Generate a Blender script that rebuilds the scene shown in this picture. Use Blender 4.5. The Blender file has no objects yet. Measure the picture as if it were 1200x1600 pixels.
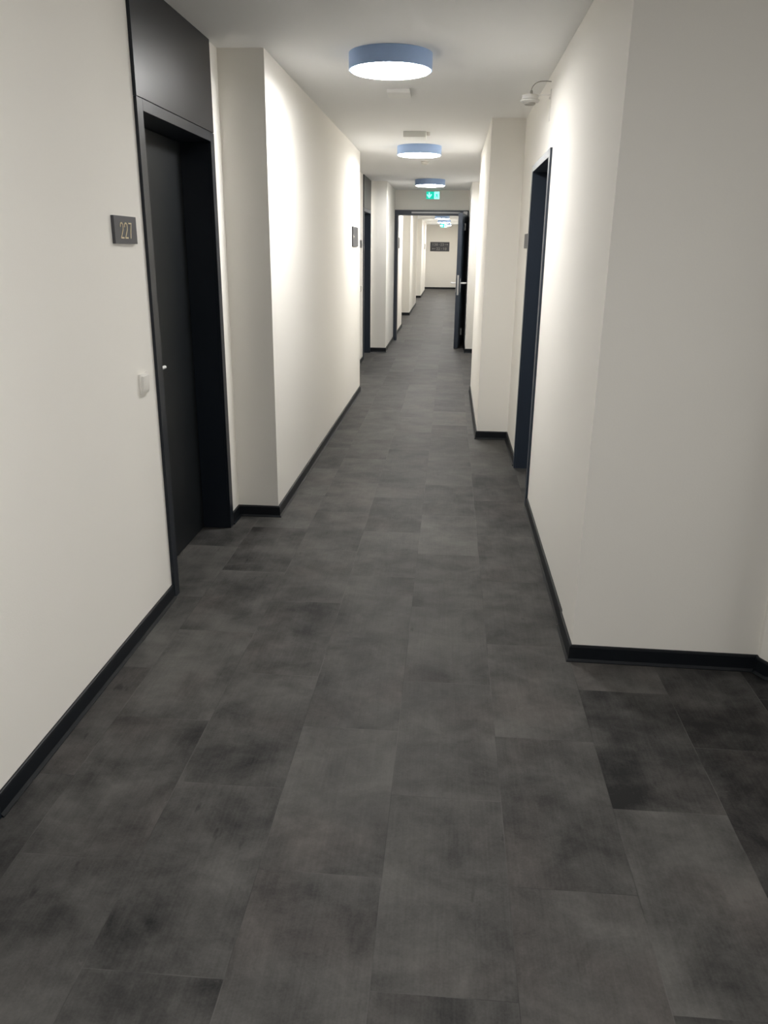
import bpy, bmesh, math, random
from mathutils import Vector, Matrix
random.seed(7)
S = bpy.context.scene
COL = S.collection

# ------------------------------------------------------------------ camera
F_PX = 1236.15
PITCH, YAW, ROLL = 0.320478, -0.0767, -0.011942
CAM_H = 1.55
cp, sp, cy, sy, cr, sr = (math.cos(PITCH), math.sin(PITCH), math.cos(YAW), math.sin(YAW), math.cos(ROLL), math.sin(ROLL))
fwd = Vector((sy*cp, cy*cp, -sp)); right = Vector((cy, -sy, 0)); down = fwd.cross(right)
r2 = cr*right + sr*down; d2 = -sr*right + cr*down
cam_data = bpy.data.cameras.new('camera'); cam = bpy.data.objects.new('camera', cam_data); COL.objects.link(cam)
m3 = Matrix((r2, -d2, -fwd)).transposed()
cam.matrix_world = Matrix.Translation((0, 0, CAM_H)) @ m3.to_4x4()
cam_data.sensor_fit = 'VERTICAL'; cam_data.sensor_height = 24.0; cam_data.sensor_width = 24.0
cam_data.lens = F_PX/1600*24.0
cam_data.clip_start = 0.05; cam_data.clip_end = 120
S.camera = cam

# ------------------------------------------------------------------ light and exposure
LAMP_POWER = 79.0            # emission strength of each round diffuser
LAMP_COLOR = (1.0, 0.985, 0.96)
EXPOSURE = 0.0
def area(name, loc, rot, sx, sy, power, color):
    l = bpy.data.lights.new(name, 'AREA'); l.shape = 'RECTANGLE'; l.size = sx; l.size_y = sy; l.energy = power; l.color = color
    o = bpy.data.objects.new(name, l); COL.objects.link(o); o.location = loc; o.rotation_euler = rot; return o
# unseen fill light added at the lobby wall to brighten the near left wall
LOBX = 5.2
FILL = (0.9, 2.6, 0.85, 2.15)   # y0, y1, z0, z1 in the plane x = LOBX
area('near_wall_fill', (LOBX-0.04, (FILL[0]+FILL[1])/2, (FILL[2]+FILL[3])/2), (0, math.pi/2, 0), FILL[3]-FILL[2], FILL[1]-FILL[0], 57, (1.0, 0.98, 0.95))
world = bpy.data.worlds.new('world'); S.world = world; world.use_nodes = True
bg = world.node_tree.nodes['Background']; bg.inputs[0].default_value = (0.8, 0.85, 1, 1); bg.inputs[1].default_value = 0.0
S.view_settings.view_transform = 'Standard'; S.view_settings.look = 'None'
S.view_settings.exposure = EXPOSURE; S.view_settings.gamma = 1.0; S.view_settings.use_curve_mapping = False
S.cycles.max_bounces = 16; S.cycles.diffuse_bounces = 10; S.cycles.glossy_bounces = 6

# ------------------------------------------------------------------ material helpers
def mat(name, color, rough=0.5, metal=0.0, spec=0.5, bump=0.0, bump_scale=200.0, var=0.0, var_scale=3.0, emit=None, estr=0.0):
    m = bpy.data.materials.new(name); m.use_nodes = True
    nt = m.node_tree; b = nt.nodes['Principled BSDF']
    b.inputs['Base Color'].default_value = (*color, 1)
    b.inputs['Roughness'].default_value = rough; b.inputs['Metallic'].default_value = metal
    b.inputs['Specular IOR Level'].default_value = spec
    tc = nt.nodes.new('ShaderNodeTexCoord')
    if var > 0:
        n = nt.nodes.new('ShaderNodeTexNoise'); n.inputs['Scale'].default_value = var_scale; n.inputs['Detail'].default_value = 4
        nt.links.new(tc.outputs['Object'], n.inputs['Vector'])
        mx = nt.nodes.new('ShaderNodeMix'); mx.data_type = 'RGBA'
        mx.inputs[6].default_value = (*[c*(1-var) for c in color], 1)
        mx.inputs[7].default_value = (*[min(1, c*(1+var)) for c in color], 1)
        nt.links.new(n.outputs['Fac'], mx.inputs[0]); nt.links.new(mx.outputs[2], b.inputs['Base Color'])
    if bump > 0:
        n = nt.nodes.new('ShaderNodeTexNoise'); n.inputs['Scale'].default_value = bump_scale; n.inputs['Detail'].default_value = 3
        nt.links.new(tc.outputs['Object'], n.inputs['Vector'])
        bp = nt.nodes.new('ShaderNodeBump'); bp.inputs['Strength'].default_value = bump; bp.inputs['Distance'].default_value = 0.002
        nt.links.new(n.outputs['Fac'], bp.inputs['Height']); nt.links.new(bp.outputs['Normal'], b.inputs['Normal'])
    if emit:
        b.inputs['Emission Color'].default_value = (*emit, 1); b.inputs['Emission Strength'].default_value = estr
    return m

M = {}
M['wall'] = mat('wall_paint', (0.87, 0.848, 0.800), 0.85, spec=0.2, bump=0.12, bump_scale=160, var=0.012, var_scale=1.6)
M['ceiling'] = mat('ceiling_paint', (0.84, 0.843, 0.84), 0.9, spec=0.2, bump=0.08, bump_scale=140, var=0.012, var_scale=1.2)
M['base'] = mat('baseboard_rubber', (0.005, 0.007, 0.010), 0.42, spec=0.3, var=0.1, var_scale=30)
M['frame'] = mat('door_frame_lacquer', (0.010, 0.014, 0.021), 0.36, spec=0.4, bump=0.05, bump_scale=500)
M['frame_lighter'] = mat('door_frame_lacquer_lighter', (0.026, 0.036, 0.053), 0.38, spec=0.4, bump=0.05, bump_scale=500)  # lighter, bluer tone for the far left and right door frames
M['leaf'] = mat('door_leaf_laminate', (0.008, 0.010, 0.012), 0.42, spec=0.4, bump=0.10, bump_scale=350, var=0.08, var_scale=5)
M['panel'] = mat('transom_laminate', (0.014, 0.0145, 0.017), 0.36, spec=0.4, bump=0.10, bump_scale=350, var=0.06, var_scale=6)
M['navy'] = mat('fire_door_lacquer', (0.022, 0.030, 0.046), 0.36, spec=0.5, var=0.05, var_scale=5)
M['navy_lifted'] = mat('fire_door_leaf_lifted', (0.075, 0.105, 0.155), 0.32, spec=0.5, var=0.05, var_scale=5)  # brightness painted into the leaf face to offset its shaded slot
M['steel'] = mat('brushed_steel', (0.62, 0.62, 0.62), 0.30, metal=1.0, var=0.05, var_scale=40)
M['bright'] = mat('polished_handle', (0.85, 0.85, 0.84), 0.35, spec=0.6, var=0.02, var_scale=30)
M['silver'] = mat('silver_lacquer', (0.55, 0.55, 0.56), 0.4, spec=0.5, var=0.03, var_scale=20)
M['plastic'] = mat('white_plastic', (0.80, 0.78, 0.74), 0.35, spec=0.5, var=0.01, var_scale=10)
M['plastic_dim'] = mat('light_grey_plastic', (0.84, 0.84, 0.82), 0.5, spec=0.4, var=0.02, var_scale=10)
M['plastic_grey'] = mat('dull_white_plastic', (0.56, 0.55, 0.52), 0.45, var=0.02, var_scale=20)
M['cable'] = mat('grey_cable', (0.30, 0.29, 0.26), 0.5, var=0.04, var_scale=30)
M['sign'] = mat('sign_anthracite', (0.056, 0.057, 0.064), 0.5, spec=0.5, bump=0.05, bump_scale=400, var=0.05, var_scale=20)
M['gold'] = mat('sign_gold_lettering', (0.80, 0.68, 0.46), 0.4, metal=0.0, var=0.05, var_scale=60)
M['gold_dim'] = mat('sign_pale_lettering', (0.55, 0.52, 0.46), 0.5, var=0.05, var_scale=60)
M['sign_dim'] = mat('sign_grey_lettering', (0.36, 0.35, 0.33), 0.5, var=0.05, var_scale=60)
M['housing'] = mat('lamp_housing_glare_blue', (0.33, 0.46, 0.72), 0.45, spec=0.4, bump=0.05, bump_scale=300, var=0.03, var_scale=15)  # blue of the lens glare put into a dark anthracite housing
M['diffuser'] = mat('lamp_diffuser', (0.9, 0.9, 0.9), 0.5, emit=LAMP_COLOR, estr=LAMP_POWER, var=0.005)
M['exit_green'] = mat('exit_green', (0.0, 0.35, 0.22), 0.5, emit=(0.0, 0.58, 0.42), estr=1.0, var=0.01)
M['exit_pale'] = mat('exit_pale', (0.6, 0.95, 0.85), 0.5, emit=(0.28, 1.0, 0.85), estr=1.0, var=0.01)
M['dark_slot'] = mat('dark_plastic', (0.04, 0.04, 0.045), 0.5, var=0.05)

# vinyl floor tiles: half-bond rows of 0.326 x 0.663 m with cloudy concrete print
def floor_material():
    m = bpy.data.materials.new('vinyl_concrete_tiles'); m.use_nodes = True
    nt = m.node_tree; N = nt.nodes; L = nt.links; b = N['Principled BSDF']
    tc = N.new('ShaderNodeTexCoord'); sep = N.new('ShaderNodeSeparateXYZ'); L.new(tc.outputs['Object'], sep.inputs[0])
    def mth(op, a, bb=None, c=None):
        n = N.new('ShaderNodeMath'); n.operation = op
        for i, v in enumerate((a, bb, c)):
            if v is None: continue
            if isinstance(v, (int, float)): n.inputs[i].default_value = v
            else: L.new(v, n.inputs[i])
        return n.outputs[0]
    W, H = 0.3263, 0.6625
    u = mth('DIVIDE', mth('ADD', sep.outputs[0], 0.1205 + W*20), W)
    col = mth('FLOOR', u); fu = mth('FRACT', u)
    odd = mth('MODULO', col, 2.0)
    # column index 20 is the one starting at x=-0.1205, joints at 1.316 + k*H ; odd columns shifted by half
    v = mth('ADD', mth('DIVIDE', mth('ADD', sep.outputs[1], -1.316 + H*20), H), mth('MULTIPLY', odd, 0.5))
    row = mth('FLOOR', v); fv = mth('FRACT', v)
    cmb = N.new('ShaderNodeCombineXYZ'); L.new(col, cmb.inputs[0]); L.new(row, cmb.inputs[1]); cmb.inputs[2].default_value = 4.0
    wn = N.new('ShaderNodeTexWhiteNoise'); wn.noise_dimensions = '3D'; L.new(cmb.outputs[0], wn.inputs['Vector'])
    # per tile shifted coordinates
    sc = N.new('ShaderNodeVectorMath'); sc.operation = 'SCALE'; L.new(wn.outputs['Color'], sc.inputs[0]); sc.inputs['Scale'].default_value = 37.0
    ad = N.new('ShaderNodeVectorMath'); ad.operation = 'ADD'; L.new(tc.outputs['Object'], ad.inputs[0]); L.new(sc.outputs[0], ad.inputs[1])
    def noise(scale, detail=4, rough=0.55, vec=None, dist=0.0):
        n = N.new('ShaderNodeTexNoise'); n.inputs['Scale'].default_value = scale; n.inputs['Detail'].default_value = detail
        n.inputs['Roughness'].default_value = rough; n.inputs['Distortion'].default_value = dist
        L.new(vec if vec is not None else ad.outputs[0], n.inputs['Vector']); return n.outputs['Fac']
    cloud = noise(6.0, 7, 0.64, dist=0.25)
    big = noise(2.2, 2, 0.5)
    fine = noise(160, 2, 0.6)
    mp = N.new('ShaderNodeMapping'); mp.inputs['Scale'].default_value = (140, 6, 1); L.new(ad.outputs[0], mp.inputs[0])
    streak = noise(1.0, 3, 0.6, vec=mp.outputs[0])
    mp2 = N.new('ShaderNodeMapping'); mp2.inputs['Scale'].default_value = (30, 9, 1); L.new(ad.outputs[0], mp2.inputs[0])
    smud = noise(1.0, 2, 0.5, vec=mp2.outputs[0])
    def ramp(x, a, bb):
        r = N.new('ShaderNodeMapRange'); r.inputs['From Min'].default_value = a; r.inputs['From Max'].default_value = bb
        r.clamp = True; r.interpolation_type = 'SMOOTHSTEP'; L.new(x, r.inputs['Value']); return r.outputs[0]
    val = mth('ADD', 0.5, mth('MULTIPLY', mth('SUBTRACT', cloud, 0.5), 2.3))
    val = mth('ADD', val, mth('MULTIPLY', mth('SUBTRACT', big, 0.5), 1.1))
    val = mth('ADD', val, mth('MULTIPLY', mth('SUBTRACT', wn.outputs['Value'], 0.5), 0.36))
    val = mth('ADD', val, mth('MULTIPLY', mth('SUBTRACT', fine, 0.5), 0.40))
    val = mth('ADD', val, mth('MULTIPLY', mth('SUBTRACT', streak, 0.5), 0.40))
    # tiles of differing tone; those at the right corner also painted with its shade
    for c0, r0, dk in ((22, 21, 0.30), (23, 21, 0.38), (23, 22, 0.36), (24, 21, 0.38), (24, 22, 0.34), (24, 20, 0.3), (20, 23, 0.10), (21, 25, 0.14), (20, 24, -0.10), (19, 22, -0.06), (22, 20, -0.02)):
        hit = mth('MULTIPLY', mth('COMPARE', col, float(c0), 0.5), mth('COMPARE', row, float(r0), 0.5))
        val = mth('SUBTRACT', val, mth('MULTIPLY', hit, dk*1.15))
    val = mth('SUBTRACT', val, mth('MULTIPLY', ramp(smud, 0.70, 0.80), 0.30))
    wh = ramp(noise(22, 4, 0.70), 0.67, 0.78)
    val = mth('ADD', val, mth('MULTIPLY', wh, 0.35))
    val = mth('ADD', 0.5, mth('MULTIPLY', mth('SUBTRACT', val, 0.5), 0.74))
    cr_ = N.new('ShaderNodeValToRGB'); L.new(val, cr_.inputs[0])
    e = cr_.color_ramp.elements
    e[0].position = 0.0; e[0].color = (FLO[0][0], FLO[0][1], FLO[0][2], 1)
    e[1].position = 1.0; e[1].color = (FLO[1][0], FLO[1][1], FLO[1][2], 1)
    # warm tint patches
    tint = ramp(noise(2.6, 2, 0.5), 0.48, 0.68)
    mx = N.new('ShaderNodeMix'); mx.data_type = 'RGBA'; mx.blend_type = 'MULTIPLY'; L.new(tint, mx.inputs[0])
    L.new(cr_.outputs[0], mx.inputs[6]); mx.inputs[7].default_value = (1.03, 0.985, 0.98, 1)
    # seams
    du = mth('MULTIPLY', mth('MINIMUM', fu, mth('SUBTRACT', 1.0, fu)), W)
    dv = mth('MULTIPLY', mth('MINIMUM', fv, mth('SUBTRACT', 1.0, fv)), H)
    d = mth('MINIMUM', du, dv)
    seam = mth('SUBTRACT', 1.0, ramp(d, 0.0004, 0.0020))
    sel = ramp(noise(3.0, 2, 0.5, vec=tc.outputs['Object']), 0.40, 0.62)
    mx3 = N.new('ShaderNodeMix'); mx3.data_type = 'RGBA'; L.new(sel, mx3.inputs[0])
    mx3.inputs[6].default_value = (0.020, 0.020, 0.021, 1); mx3.inputs[7].default_value = (0.13, 0.125, 0.12, 1)
    mx2 = N.new('ShaderNodeMix'); mx2.data_type = 'RGBA'; L.new(mth('MULTIPLY', seam, 0.42), mx2.inputs[0])
    L.new(mx.outputs[2], mx2.inputs[6]); L.new(mx3.outputs[2], mx2.inputs[7])
    L.new(mx2.outputs[2], b.inputs['Base Color'])
    rr = mth('ADD', FLO[2], mth('MULTIPLY', mth('SUBTRACT', cloud, 0.5), 0.25))
    L.new(rr, b.inputs['Roughness']); b.inputs['Specular IOR Level'].default_value = FLO[3]
    bp = N.new('ShaderNodeBump'); bp.inputs['Strength'].default_value = 0.15; bp.inputs['Distance'].default_value = 0.001
    L.new(mth('SUBTRACT', mth('ADD', mth('MULTIPLY', fine, 0.5), mth('MULTIPLY', streak, 0.4)), seam), bp.inputs['Height']); L.new(bp.outputs['Normal'], b.inputs['Normal'])
    return m
FLO = [(0.013, 0.013, 0.0135), (0.110, 0.107, 0.1015), 0.56, 0.16]
M['floor'] = floor_material()

# ------------------------------------------------------------------ mesh helpers
def bx(bm, x0, x1, y0, y1, z0, z1, bevel=0.0, seg=2):
    vs = [bm.verts.new((x, y, z)) for x in (x0, x1) for y in (y0, y1) for z in (z0, z1)]
    fs = [(0, 1, 3, 2), (4, 6, 7, 5), (0, 4, 5, 1), (2, 3, 7, 6), (0, 2, 6, 4), (1, 5, 7, 3)]
    faces = [bm.faces.new([vs[i] for i in f]) for f in fs]
    if bevel > 0:
        ed = list({e for f in faces for e in f.edges})
        bmesh.ops.bevel(bm, geom=ed, offset=bevel, segments=seg, affect='EDGES', profile=0.6)
def prism(bm, poly, z0, z1):
    a = [bm.verts.new((x, y, z0)) for x, y in poly]; b = [bm.verts.new((x, y, z1)) for x, y in poly]
    n = len(poly)
    bm.faces.new(a[::-1]); bm.faces.new(b)
    for i in range(n): bm.faces.new([a[i], a[(i+1) % n], b[(i+1) % n], b[i]])
def lathe(bm, prof, seg=48, cap0=True, cap1=True):
    rings = [[bm.verts.new((r*math.cos(2*math.pi*k/seg), r*math.sin(2*math.pi*k/seg), z)) for k in range(seg)] for r, z in prof]
    for a, b in zip(rings, rings[1:]):
        for k in range(seg): bm.faces.new([a[k], a[(k+1) % seg], b[(k+1) % seg], b[k]])
    if cap0: bm.faces.new(rings[0][::-1])
    if cap1: bm.faces.new(rings[-1])
def tube(bm, pts, r, seg=12):
    pts = [Vector(p) for p in pts]; rings = []
    for i, p in enumerate(pts):
        t = (pts[min(i+1, len(pts)-1)] - pts[max(i-1, 0)]).normalized()
        up = Vector((0, 0, 1)) if abs(t.z) < 0.9 else Vector((0, 1, 0))
        a = t.cross(up).normalized(); b = t.cross(a).normalized()
        rings.append([bm.verts.new(p + r*(math.cos(2*math.pi*k/seg)*a + math.sin(2*math.pi*k/seg)*b)) for k in range(seg)])
    for a, b in zip(rings, rings[1:]):
        for k in range(seg): bm.faces.new([a[k], a[(k+1) % seg], b[(k+1) % seg], b[k]])
    bm.faces.new(rings[0][::-1]); bm.faces.new(rings[-1])
def sweep(bm, path, prof):
    """profile (offset to the left of travel, z) swept along a plan polyline with mitred corners"""
    P = [Vector(p) for p in path]; rings = []
    for i, p in enumerate(P):
        d0 = (P[i]-P[i-1]).normalized() if i > 0 else None
        d1 = (P[i+1]-P[i]).normalized() if i < len(P)-1 else None
        if d0 is None: n = Vector((-d1.y, d1.x))
        elif d1 is None: n = Vector((-d0.y, d0.x))
        else:
            n0 = Vector((-d0.y, d0.x)); n1 = Vector((-d1.y, d1.x)); n = (n0+n1).normalized(); n = n/max(0.3, n.dot(n0))
        rings.append([bm.verts.new((p.x+n.x*o, p.y+n.y*o, z)) for o, z in prof])
    k = len(prof)
    for a, b in zip(rings, rings[1:]):
        for j in range(k): bm.faces.new([a[j], b[j], b[(j+1) % k], a[(j+1) % k]])
    bm.faces.new(rings[0]); bm.faces.new(rings[-1][::-1])
def obj(name, bm, material, parent=None, smooth=False, loc=None, rot=None):
    bmesh.ops.recalc_face_normals(bm, faces=bm.faces)
    me = bpy.data.meshes.new(name); bm.to_mesh(me); bm.free()
    me.materials.append(material)
    if smooth:
        for p in me.polygons: p.use_smooth = True
        me.set_sharp_from_angle(angle=math.radians(40))
    o = bpy.data.objects.new(name, me); COL.objects.link(o)
    if parent: o.parent = parent
    if loc is not None: o.location = loc
    if rot is not None: o.rotation_euler = rot
    return o
def tag(o, label, cat, group=None, kind=None):
    o['label'] = label; o['category'] = cat
    if group: o['group'] = group
    if kind: o['kind'] = kind
    return o
def empty(name, loc, rotz=0.0):
    o = bpy.data.objects.new(name, None); o.empty_display_size = 0.1; COL.objects.link(o)
    o.location = loc; o.rotation_euler = (0, 0, rotz); return o
def copy_tree(o, parent=None):
    c = o.copy(); COL.objects.link(c); c.parent = parent
    for ch in list(o.children): copy_tree(ch, c)
    return c
BM = bmesh.new

# ------------------------------------------------------------------ dimensions (metres; y runs down the corridor)
CE = 2.517
XL, XLP = -1.232, -0.988        # left wall plane, left pier plane
XR, XRP = 0.535, 0.278          # right wall plane, right pier plane
YC = 2.872                      # wall face looking back at the camera, right of the corridor mouth
YD = 14.50                      # fire door wall
YE = 34.6                       # end wall
YB = -4.0
D1 = (0.77, 1.775); D2 = (3.278, 4.322); D3 = (11.60, 12.64); D4 = (4.84, 5.875)   # doors: outer frame edges
FW = 0.062                      # frame face width

# ------------------------------------------------------------------ shell
b = BM(); bx(b, -1.8, 6.0, YB-0.2, YE+0.4, -0.12, 0.0)
tag(obj('floor', b, M['floor']), 'dark grey concrete-look vinyl tile floor of the whole corridor', 'floor', kind='structure')
b = BM(); bx(b, -1.8, 6.0, YB-0.2, YE+0.4, CE, CE+0.15)
tag(obj('ceiling', b, M['ceiling']), 'smooth off-white ceiling of the whole corridor', 'ceiling', kind='structure')

def notch(y0, y1, x, depth):    # door recess in a wall footprint
    return [(x, y0), (x+depth, y0), (x+depth, y1), (x, y1)]
NL = -0.20
pl = [(XL, YB)] + notch(D1[0]+0.01, D1[1]-0.01, XL, NL) + notch(D2[0]+0.01, D2[1]-0.01, XL, NL) + \
     [(XL, 4.497), (XLP, 4.497), (XLP, 9.0), (XL, 9.0)] + notch(D3[0]+0.01, D3[1]-0.01, XL, NL) + \
     [(XL, 12.70), (XLP, 12.70), (XLP, 17.0), (XL, 17.0), (XL, 20.2), (XLP, 20.2), (XLP, 24.1), (XL, 24.1),
      (XL, 27.9), (XLP, 27.9), (XLP, 32.3), (XL, 32.3), (XL, YE), (-1.7, YE), (-1.7, YB)]
b = BM(); prism(b, pl, 0, CE)
tag(obj('wall_left', b, M['wall']), 'cream white left corridor wall with shallow projecting piers', 'wall', kind='structure')

XS = 1.247
pr = [(XR, YC), (XR, 3.165), (XR+0.004, 3.175)] + notch(D4[0]+0.01, D4[1]-0.01, XR+0.004, 0.20) + \
     [(XR+0.004, 6.765), (XRP, 6.765), (XRP, 9.2), (XR, 9.2), (XR, 12.80), (XRP, 12.80), (XRP, 16.9), (XR, 16.9), (XR, 20.2), (XRP, 20.2),
      (XRP, 24.1), (XR, 24.1), (XR, 27.9), (XRP, 27.9), (XRP, YE), (5.9, YE), (5.9, YB), (LOBX, YB), (LOBX, 2.80), (XS+0.02, 2.80), (XS, 2.838), (XS, YC-0.012)]
b = BM(); prism(b, pr, 0, CE)
bx(b, XR+0.004, XR+0.204, D4[0]+0.01, D4[1]-0.01, 2.09, CE)
tag(obj('wall_right', b, M['wall']), 'cream white right wall with corner, piers and recess', 'wall', kind='structure')
w = empty('added_window', (LOBX, (FILL[0]+FILL[1])/2, (FILL[2]+FILL[3])/2)); tag(w, 'added unseen window around the fill light on the lobby wall', 'added window', kind='structure')  # made-up window framing the fill light; the wall behind is solid
hw, hh = (FILL[1]-FILL[0])/2, (FILL[3]-FILL[2])/2
b = BM()
for sg in (-1, 1):
    bx(b, -0.03, 0, *sorted((sg*hw, sg*(hw+0.06))), -hh-0.06, hh+0.06, 0.003)
    bx(b, -0.03, 0, -hw, hw, *sorted((sg*hh, sg*(hh+0.06))), 0.003)
obj('added_window_frame', b, M['plastic'], w)
b = BM(); bx(b, -1.7, 5.9, YE, YE+0.2, 0, CE)
tag(obj('wall_far', b, M['wall']), 'brightly lit white end wall carrying the long direction sign', 'wall', kind='structure')
b = BM(); bx(b, -1.7, 5.9, YB-0.2, YB, 0, CE)
tag(obj('wall_back', b, M['wall']), 'white wall closing the corridor behind the viewer', 'wall', kind='structure')
b = BM(); bx(b, XLP, XRP, YD+0.02, YD+0.17, 2.19, CE)
tag(obj('wall_middle', b, M['wall']), 'grey-lit wall strip above the open fire door', 'wall', kind='structure')

# ------------------------------------------------------------------ baseboards
PROF = [(0, 0), (0.020, 0), (0.0205, 0.003), (0.0165, 0.007), (0.012, 0.012), (0.0105, 0.060), (0.008, 0.066), (0.005, 0.068), (0, 0.068)]
def runs(name, label, paths, flip):
    b = BM()
    prof = [(-o, z) for o, z in PROF] if flip else PROF
    for p in paths: sweep(b, p, prof)
    tag(obj(name, b, M['base']), label, 'baseboard', kind='structure')
runs('baseboard_left', 'black baseboard running along the left wall and round its piers', [
    [(XL, YB), (XL, D1[0])], [(XL, D1[1]), (XL, D2[0])],
    [(XL, D2[1]), (XL, 4.497), (XLP, 4.497), (XLP, 9.0), (XL, 9.0), (XL, D3[0])],
    [(XL, D3[1]), (XL, 12.70), (XLP, 12.70), (XLP, YD-0.03)],
    [(XLP, YD+0.20), (XLP, 17.0), (XL, 17.0), (XL, 20.2), (XLP, 20.2), (XLP, 24.1), (XL, 24.1), (XL, 27.9), (XLP, 27.9), (XLP, 32.3), (XL, 32.3), (XL, YE-0.02)]], True)
runs('baseboard_right', 'black baseboard along the right wall, its corner and piers', [
    [(LOBX, YB), (LOBX, 2.80), (XS+0.02, 2.80), (XS, 2.838), (XS, YC-0.012), (XR, YC), (XR, 3.165), (XR+0.004, 3.175), (XR+0.004, D4[0])],
    [(XR+0.004, D4[1]), (XR+0.004, 6.765), (XRP, 6.765), (XRP, 9.2), (XR, 9.2), (XR, 12.80), (XRP, 12.80), (XRP, YD-0.03)],
    [(XRP, YD+0.20), (XRP, 16.9), (XR, 16.9), (XR, 20.2), (XRP, 20.2), (XRP, 24.1), (XR, 24.1), (XR, 27.9), (XRP, 27.9), (XRP, YE-0.02)]], False)
runs('baseboard_far', 'thin dark baseboard at the foot of the end wall', [[(XL+0.021, YE), (XRP-0.021, YE)]], True)

# ------------------------------------------------------------------ ordinary doors (recessed leaf in a steel frame)
def room_door(name, label, y0, y1, xw, side, transom, handle, fm=None):
    """side=-1: door in the left wall; the recess goes towards side*x"""
    t = empty(name, (xw, (y0+y1)/2, 0)); tag(t, label, 'door', kind='structure')
    h = (y1-y0)/2; p = 0.013; zt = 2.096; zh = 2.053
    s = side
    def X(a, c): return (min(a*s, c*s), max(a*s, c*s))
    b = BM()
    # wrap-around jambs and head: face rim plus reveal
    for sg in (-1, 1):
        ya, yb = sorted((sg*h, sg*(h-FW))); x0, x1 = X(-p, 0.0); bx(b, x0, x1, ya, yb, 0, zt, 0.0015)
        ya, yb = sorted((sg*(h-0.012), sg*(h-FW))); x0, x1 = X(0.0, 0.195); bx(b, x0, x1, ya, yb, 0, zh, 0.0)
    x0, x1 = X(-p, 0.0); bx(b, x0, x1, -h+FW, h-FW, zh, zt, 0.0015)
    x0, x1 = X(0.0, 0.195); bx(b, x0, x1, -h+FW, h-FW, zh, zt-0.004)
    obj('door_frame', b, fm or M['frame'], t)
    x0, x1 = X(0.146, 0.19); b = BM(); bx(b, x0, x1, -h+FW+0.003, h-FW-0.003, 0.006, zh-0.004, 0.001)
    lf = obj('door_leaf', b, M['leaf'], t)
    # lever handle on a round rose
    yh = -h+FW+0.115 if handle else h-FW-0.115; dy = 1 if handle else -1
    b = BM(); tube(b, [(s*0.1465, yh, 1.02), (s*0.139, yh, 1.02)], 0.026, 24); obj('handle_rose', b, M['steel'], lf, True)
    b = BM(); tube(b, [(s*0.142, yh, 1.02), (s*0.086, yh, 1.02), (s*0.077, yh+dy*0.004, 1.02), (s*0.073, yh+dy*0.016, 1.02), (s*0.073, yh+dy*0.149, 1.02)], 0.0080)
    obj('lever_handle', b, M['bright'], lf, True)
    if transom:
        b = BM(); x0, x1 = X(-p, 0.02); bx(b, x0, x1, -h+0.012, h-0.002, zt+0.003, CE-0.001, 0.001)
        obj('transom_panel', b, M['panel'], t)['label'] = 'dark laminated panel filling the wall above the door'
        b = BM(); x0, x1 = X(-p-0.001, 0.0); bx(b, x0, x1, -h, -h+0.010, zt+0.001, CE-0.001)
        obj('edge_strip', b, M['frame'], t)
    return t
room_door('door_1', 'black door frame at the left picture edge, nearest the viewer', D1[0], D1[1], XL, -1, True, False)
room_door('door_2', 'recessed black door with tall transom panel beside the 227 sign', D2[0], D2[1], XL, -1, True, True)
room_door('door_3', 'narrow-looking far left door with transom, behind the long pier', D3[0], D3[1], XL, -1, True, True, M['frame_lighter'])
room_door('door_4', 'recessed black door in the right wall under the bracket detector', D4[0], D4[1], XR+0.004, 1, False, True, M['frame_lighter'])

# ------------------------------------------------------------------ fire door across the corridor, standing open
t = empty('door_5', (-0.35, YD, 0)); tag(t, 'open navy fire door with frame across the middle of the corridor', 'door', kind='structure')
ox = 0.35
XO0, XO1 = XLP+0.001, XRP-0.001
b = BM()
bx(b, XO0+ox, -0.930+ox, -0.03, 0.19, 0, 2.113, 0.002)
bx(b, 0.245+ox, XO1+ox, -0.03, 0.19, 0, 2.113, 0.002)
bx(b, XO0+ox, XO1+ox, -0.03, 0.19, 2.113, 2.196, 0.002)
obj('door_frame', b, M['navy'], t)
# leaf, hinged on the right jamb, swung towards the viewer
LEN = 1.15; TH = 0.062
ZB0, ZB1 = 0.235, 1.915
hx, hy = 0.264, -0.035
lx, ly = 0.162, -1.13          # free edge (room x, y relative to the wall)
ang = math.atan2(ly-hy, lx-hx)
leaf = empty('door_leaf_axis', (0, 0, 0))
bpy.data.objects.remove(leaf)
b = BM(); bx(b, 0.0, LEN-0.012, -TH, 0, 0.008, 2.112, 0.002)
lf = obj('door_leaf', b, M['navy_lifted'], t, loc=(hx+ox, hy, 0), rot=(0, 0, ang))
b = BM(); bx(b, LEN-0.012, LEN, -TH-0.0005, 0.0005, 0.008, 2.112, 0.002); obj('edge_profile', b, M['navy'], lf)
b = BM(); bx(b, LEN, LEN+0.002, -TH*0.72, -TH*0.28, 0.86, 1.17, 0.0005); obj('lock_plate', b, M['steel'], lf)
for yy, sg in ((0.0, 1), (-TH, -1)):
    b = BM()
    bx(b, LEN-0.09, LEN-0.045, min(yy, yy+sg*0.008), max(yy, yy+sg*0.008), 0.90, 1.12, 0.002)
    obj('handle_plate', b, M['steel'], lf)
    b = BM()
    tube(b, [(LEN-0.067, yy+sg*0.004, 1.045), (LEN-0.067, yy+sg*0.060, 1.045), (LEN-0.070, yy+sg*0.074, 1.045), (LEN-0.083, yy+sg*0.082, 1.045), (LEN-0.20, yy+sg*0.084, 1.045)], 0.012)
    obj('lever_handle', b, M['bright'], lf, True)
for z in (ZB0, ZB1):
    b = BM(); bx(b, LEN*0.50, LEN*0.56, 0.0, 0.018, z-0.055, z+0.055, 0.004); obj('face_bracket', b, M['bright'], lf)
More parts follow.
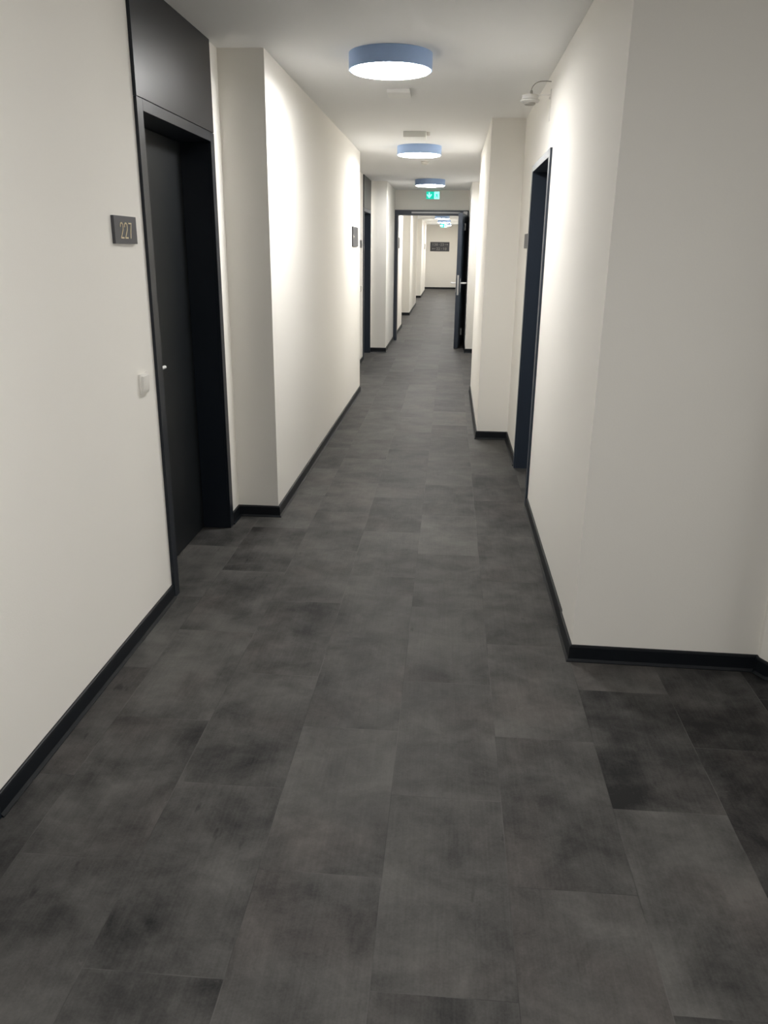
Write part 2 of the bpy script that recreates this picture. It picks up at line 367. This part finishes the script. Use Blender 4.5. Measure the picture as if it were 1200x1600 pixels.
for z in (0.22, 1.93):
    b = BM(); tube(b, [(0.275-0.028+ox, -0.045, z-0.06), (0.275-0.028+ox, -0.045, z+0.06)], 0.011)
    bx(b, 0.205+ox, 0.242+ox, -0.0385, -0.0305, z-0.045, z+0.045, 0.001)
    obj('hinge', b, M['steel'], t, True)
b = BM(); bx(b, -0.70+ox, 0.13+ox, -0.052, -0.030, 2.142, 2.168, 0.003); obj('closer_rail', b, M['silver'], t)
b = BM(); bx(b, 0.185+ox, 0.255+ox, -0.075, -0.030, 2.118, 2.178, 0.006); obj('closer_box', b, M['silver'], t)

# ------------------------------------------------------------------ ceiling lights
def ceiling_light(x, y, label, group, first=None):
    if first is None:
        t = empty('ceiling_light', (x, y, CE))
        b = BM(); lathe(b, [(0.200, 0), (0.216, 0), (0.218, -0.002), (0.218, -0.079), (0.216, -0.081), (0.209, -0.081), (0.209, -0.070), (0.200, -0.070)], 72, True, True)
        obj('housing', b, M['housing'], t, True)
        b = BM(); lathe(b, [(0.2085, -0.071), (0.2085, -0.082), (0.204, -0.086), (0.190, -0.089), (0.10, -0.092), (0.004, -0.0925)], 72)
        obj('diffuser', b, M['diffuser'], t, True)
    else:
        t = copy_tree(first); t.location = (x, y, CE)
    tag(t, label, 'ceiling light', group); return t
G = 'round ceiling lights along the corridor'
L1 = ceiling_light(-0.350, 4.64, 'largest, nearest round ceiling light, rim painted in lens-glare blue, white diffuser', G)
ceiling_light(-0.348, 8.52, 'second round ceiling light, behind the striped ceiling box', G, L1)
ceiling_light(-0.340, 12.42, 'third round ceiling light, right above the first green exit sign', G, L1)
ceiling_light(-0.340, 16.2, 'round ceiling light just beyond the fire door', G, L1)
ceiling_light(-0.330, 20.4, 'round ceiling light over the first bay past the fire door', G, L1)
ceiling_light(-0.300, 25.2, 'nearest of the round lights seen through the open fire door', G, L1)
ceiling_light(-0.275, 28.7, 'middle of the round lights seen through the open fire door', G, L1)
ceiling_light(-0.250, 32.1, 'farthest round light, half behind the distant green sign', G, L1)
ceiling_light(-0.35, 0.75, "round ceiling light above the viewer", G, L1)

# ------------------------------------------------------------------ exit signs
def exit_sign(loc, label, hang):
    t = empty('exit_sign', loc); tag(t, label, 'exit sign', 'green exit signs')
    w, h = 0.222, 0.118
    b = BM(); bx(b, -w/2-0.004, w/2+0.004, -0.004, 0.022, -h/2-0.004, h/2+0.004, 0.002)
    if hang: 
        for xx in (-0.07, 0.07): bx(b, xx-0.003, xx+0.003, 0.006, 0.012, h/2, CE-loc[2])
    obj('sign_case', b, M['plastic_dim'], t)
    b = BM(); bx(b, -w/2, 0.022, -0.008, -0.004, -h/2, h/2); obj('green_field', b, M['exit_green'], t)
    b = BM(); bx(b, 0.022, w/2, -0.008, -0.004, -h/2, h/2); obj('pale_field', b, M['exit_pale'], t)
    def flat(poly, y0, y1):
        b = BM(); a = [b.verts.new((x, y0, z)) for x, z in poly]; c = [b.verts.new((x, y1, z)) for x, z in poly]; n = len(poly)
        b.faces.new(a); b.faces.new(c[::-1])
        for i in range(n): b.faces.new([a[i], c[i], c[(i+1) % n], a[(i+1) % n]])
        return b
    b = flat([(-0.072, 0.045), (-0.050, 0.045), (-0.050, 0.000), (-0.022, 0.022), (-0.018, 0.000), (-0.061, -0.046), (-0.104, 0.000), (-0.100, 0.022), (-0.072, 0.000)], -0.011, -0.008)
    obj('down_arrow', b, M['exit_pale'], t)
    # running figure in green on the pale door field
    b = BM()
    for (xa, za, xb, zb, r) in ((0.062, 0.018, 0.070, -0.008, 0.008), (0.070, -0.008, 0.084, -0.022, 0.005), (0.084, -0.022, 0.082, -0.044, 0.004),
                                (0.068, -0.008, 0.056, -0.026, 0.005), (0.056, -0.026, 0.040, -0.030, 0.004), (0.062, 0.018, 0.046, 0.004, 0.004),
                                (0.064, 0.018, 0.084, 0.010, 0.004), (0.058, 0.035, 0.0585, 0.0355, 0.009)):
        tube(b, [(xa, -0.0085, za), (xb, -0.0085, zb)], r, 10)
    obj('running_figure', b, M['exit_green'], t)
    return t
exit_sign((-0.344, YD-0.009, 2.432), 'green exit sign with down arrow, on the wall above the fire door', False)
exit_sign((-0.292, 29.6, 2.365), 'tiny green exit sign hanging before the farthest lamps', True)

# ------------------------------------------------------------------ other ceiling fixtures
def ceiling_box(x, y, w, d, h, label, ribs):
    t = empty('emergency_light', (x, y, CE)); tag(t, label, 'emergency light', 'white rectangular boxes on the ceiling')
    b = BM(); bx(b, -w/2, w/2, -d/2, d/2, -h, 0, 0.005)
    if ribs:
        for k in range(6): bx(b, -w/2+0.006, w/2-0.006, -d/2-0.003, -d/2+0.001, -0.040+k*0.0062, -0.0375+k*0.0062)
    obj('case', b, M['plastic_dim'], t)
    if ribs:
        b = BM(); lathe(b, [(0.014, 0), (0.014, -0.026), (0.010, -0.030), (0.003, -0.031)], 20); obj('end_cap', b, M['plastic'], t, True, loc=(w/2+0.019, -0.06, 0))  # small white end cap beside the ribbed box
    return t
ceiling_box(-0.370, 5.68, 0.15, 0.20, 0.024, 'faint flat white box on the ceiling close behind the nearest lamp', False)
ceiling_box(-0.350, 7.60, 0.196, 0.24, 0.045, 'grey-white ribbed box on the ceiling before the second lamp', True)

def detector_mesh():
    b = BM(); lathe(b, [(0.052, 0), (0.054, -0.004), (0.054, -0.016), (0.050, -0.020), (0.046, -0.022), (0.040, -0.024), (0.040, -0.029), (0.044, -0.031), (0.043, -0.037), (0.034, -0.044), (0.018, -0.048), (0.004, -0.049)], 40)
    return b
t = empty('smoke_detector', (-0.338, 9.92, CE)); t.scale = (0.85, 0.85, 0.8); tag(t, 'small white smoke detector on the ceiling behind the second lamp', 'smoke detector')
obj('detector_head', detector_mesh(), M['plastic'], t, True)

# bracket detector on the right wall
WX = XR+0.004
t = empty('bracket_detector', (WX, 5.12, 2.40)); tag(t, 'white round detector on a wall bracket with looping cable, upper right', 'detector')
dx = -0.118
b = BM(); lathe(b, [(0.040, 0.020), (0.050, 0.020), (0.052, 0.017), (0.052, -0.006), (0.048, -0.009), (0.060, -0.011), (0.060, -0.018), (0.054, -0.024), (0.042, -0.028)], 40)
dh = obj('detector_head', b, M['plastic_grey'], t, True, loc=(dx, 0, -0.016)); dh.scale = (0.9, 0.9, 0.85)
b = BM(); lathe(b, [(0.036, -0.027), (0.036, -0.036), (0.030, -0.041), (0.004, -0.043)], 32)
obj('sensor_ring', b, M['cable'], dh, True)
b = BM(); bx(b, dx+0.02, 0, -0.018, 0.018, 0.001, 0.004); bx(b, -0.004, 0, -0.018, 0.018, -0.135, 0.030, 0.001)
bx(b, -0.012, -0.002, -0.006, 0.006, -0.020, -0.008, 0.002)
obj('wall_bracket', b, M['plastic'], t)
b = BM(); lathe(b, [(0.008, 0), (0.008, 0.022), (0.005, 0.026)], 16); obj('cable_gland', b, M['cable'], t, True, loc=(dx+0.005, 0, 0.0))
pts = []
for k in range(17):
    u = k/16*math.pi/2
    pts.append((dx+0.005+0.060*(1-math.cos(u)), 0, 0.022+0.050*math.sin(u)))
pts += [(dx+0.09, 0, 0.0725), (-0.003, 0, 0.070)]
b = BM(); tube(b, pts, 0.0024, 8); obj('cable', b, M['cable'], t, True)

# ------------------------------------------------------------------ wall signs
STROKES = {
 '1': [[(0.25, 0.80), (0.55, 1.0), (0.55, 0.0)]],
 '2': [[(0.05, 0.76), (0.10, 0.92), (0.30, 1.0), (0.60, 1.0), (0.84, 0.90), (0.88, 0.74), (0.80, 0.55), (0.10, 0.0), (0.95, 0.0)]],
 '3': [[(0.08, 0.85), (0.30, 1.0), (0.65, 1.0), (0.88, 0.84), (0.82, 0.60), (0.50, 0.52), (0.85, 0.44), (0.92, 0.20), (0.68, 0.0), (0.28, 0.0), (0.05, 0.14)]],
 '7': [[(0.05, 1.0), (0.90, 1.0), (0.62, 0.45), (0.50, 0.0)]],
 '8': [[(0.5, 0.53), (0.15, 0.66), (0.15, 0.90), (0.5, 1.0), (0.85, 0.90), (0.85, 0.66), (0.5, 0.53), (0.08, 0.38), (0.08, 0.10), (0.5, 0.0), (0.92, 0.10), (0.92, 0.38), (0.5, 0.53)]],
 '0': [[(0.5, 0.0), (0.12, 0.15), (0.12, 0.85), (0.5, 1.0), (0.88, 0.85), (0.88, 0.15), (0.5, 0.0)]],
 '-': [[(0.1, 0.5), (0.9, 0.5)]],
 '>': [[(0.0, 0.5), (2.2, 0.5)], [(1.8, 0.75), (2.2, 0.5), (1.8, 0.25)]],
 '<': [[(2.2, 0.5), (0.0, 0.5)], [(0.4, 0.75), (0.0, 0.5), (0.4, 0.25)]],
}
def glyph(bm, ch, x0, z0, w, h, st, d0, d1):
    """flat bars on the local xz plane, from depth d0 to d1 (towards -y)"""
    for line in STROKES[ch]:
        pts = [Vector((x0+px*w, z0+pz*h)) for px, pz in line]
        for a, c in zip(pts, pts[1:]):
            d = c-a
            if d.length < 1e-6: continue
            d.normalize(); n = Vector((-d.y, d.x))*st/2; e = d*st*0.35
            q = [a-e+n, a-e-n, c+e-n, c+e+n]
            lo = [bm.verts.new((p.x, d0, p.y)) for p in q]; hi = [bm.verts.new((p.x, d1, p.y)) for p in q]
            bm.faces.new(lo); bm.faces.new(hi[::-1])
            for i in range(4): bm.faces.new([lo[i], hi[i], hi[(i+1) % 4], lo[(i+1) % 4]])
def wall_sign(name, loc, rotz, w, h, label, group, items, material=None, st=0.0050):
    """local -y faces the viewer of the sign; items = (text, x0, z0, glyph w, glyph h, pitch)"""
    t = empty(name, loc, rotz); tag(t, label, 'sign', group)
    b = BM(); bx(b, -w/2, w/2, -0.012, 0.0, -h/2, h/2, 0.001); obj('sign_plate', b, M['sign'], t)
    for (txt, x0, z0, gw, gh, pitch) in items:
        for k, ch in enumerate(txt):
            b = BM(); glyph(b, ch, x0+k*pitch, z0, gw, gh, st, -0.0135, -0.0118)
            obj('arrow' if ch in '<>' else ('dash' if ch == '-' else 'digit'), b, material or M['gold'], t)
    return t
RL = math.pi/2      # sign in the left wall: local -y turned to +x
RR = -math.pi/2
wall_sign('room_sign', (XL, 3.066, 1.608), RL, 0.212, 0.098, 'dark room sign with gold number 227, left of the nearest full door', 'room signs',
          [('227', -0.055, -0.028, 0.030, 0.052, 0.040)])
wall_sign('room_sign', (XL, 11.30, 1.617), RL, 0.212, 0.098, 'tiny dark room sign past the edge of the long left pier', 'room signs', [])
wall_sign('room_sign', (WX, 6.010, 1.617), RR, 0.260, 0.098, 'dark room sign half hidden behind the right door frame', 'room signs', [])
wall_sign('direction_sign', (XLP, 8.49, 1.668), RL, 0.455, 0.188, 'dark sign with small pale arrow at the far end of the left pier', 'direction signs',
          [('<', -0.19, -0.03, 0.040, 0.06, 0.05)], M['gold_dim'], 0.009)
wall_sign('direction_sign', (XLP, 15.6, 1.668), RL, 0.455, 0.188, 'grey sign seen edge-on just through the fire door, left', 'direction signs', [])
wall_sign('direction_sign', (XLP, 31.3, 1.668), RL, 0.455, 0.188, 'farthest sign, edge-on on the left pier near the end wall', 'direction signs', [])
wall_sign('direction_sign', (-0.476, YE, 1.680), 0.0, 0.79, 0.366, 'large black direction sign with pale numbers and arrows on the end wall', 'direction signs',
          [('138', -0.31, 0.045, 0.055, 0.085, 0.082), ('-', -0.04, 0.045, 0.04, 0.085, 0.07), ('23', 0.03, 0.045, 0.055, 0.085, 0.078), ('>', 0.20, 0.045, 0.06, 0.085, 0.08),
           ('<', -0.31, -0.125, 0.06, 0.085, 0.08), ('22', -0.13, -0.125, 0.055, 0.085, 0.080), ('-', 0.06, -0.125, 0.04, 0.085, 0.07), ('10', 0.14, -0.125, 0.055, 0.085, 0.080)], M['sign_dim'], 0.013)

# ------------------------------------------------------------------ light switches
def light_switch(y, z, label):
    t = empty('light_switch', (XL, y, z), RL); tag(t, label, 'light switch', 'light switches')
    b = BM(); bx(b, -0.041, 0.041, -0.010, 0.0, -0.041, 0.041, 0.003); obj('cover_frame', b, M['plastic'], t, True)
    b = BM()
    bx(b, -0.031, 0.031, -0.015, -0.008, -0.031, 0.031, 0.002)
    for v in b.verts:
        if v.co.y < -0.013: v.co.y -= 0.006*(v.co.z+0.031)/0.062*0.6
    obj('rocker', b, M['plastic'], t, True)
light_switch(3.132, 1.022, 'white rocker light switch beside the nearest full door')
light_switch(11.33, 1.03, 'tiny white switch below the far room sign, past the left pier')
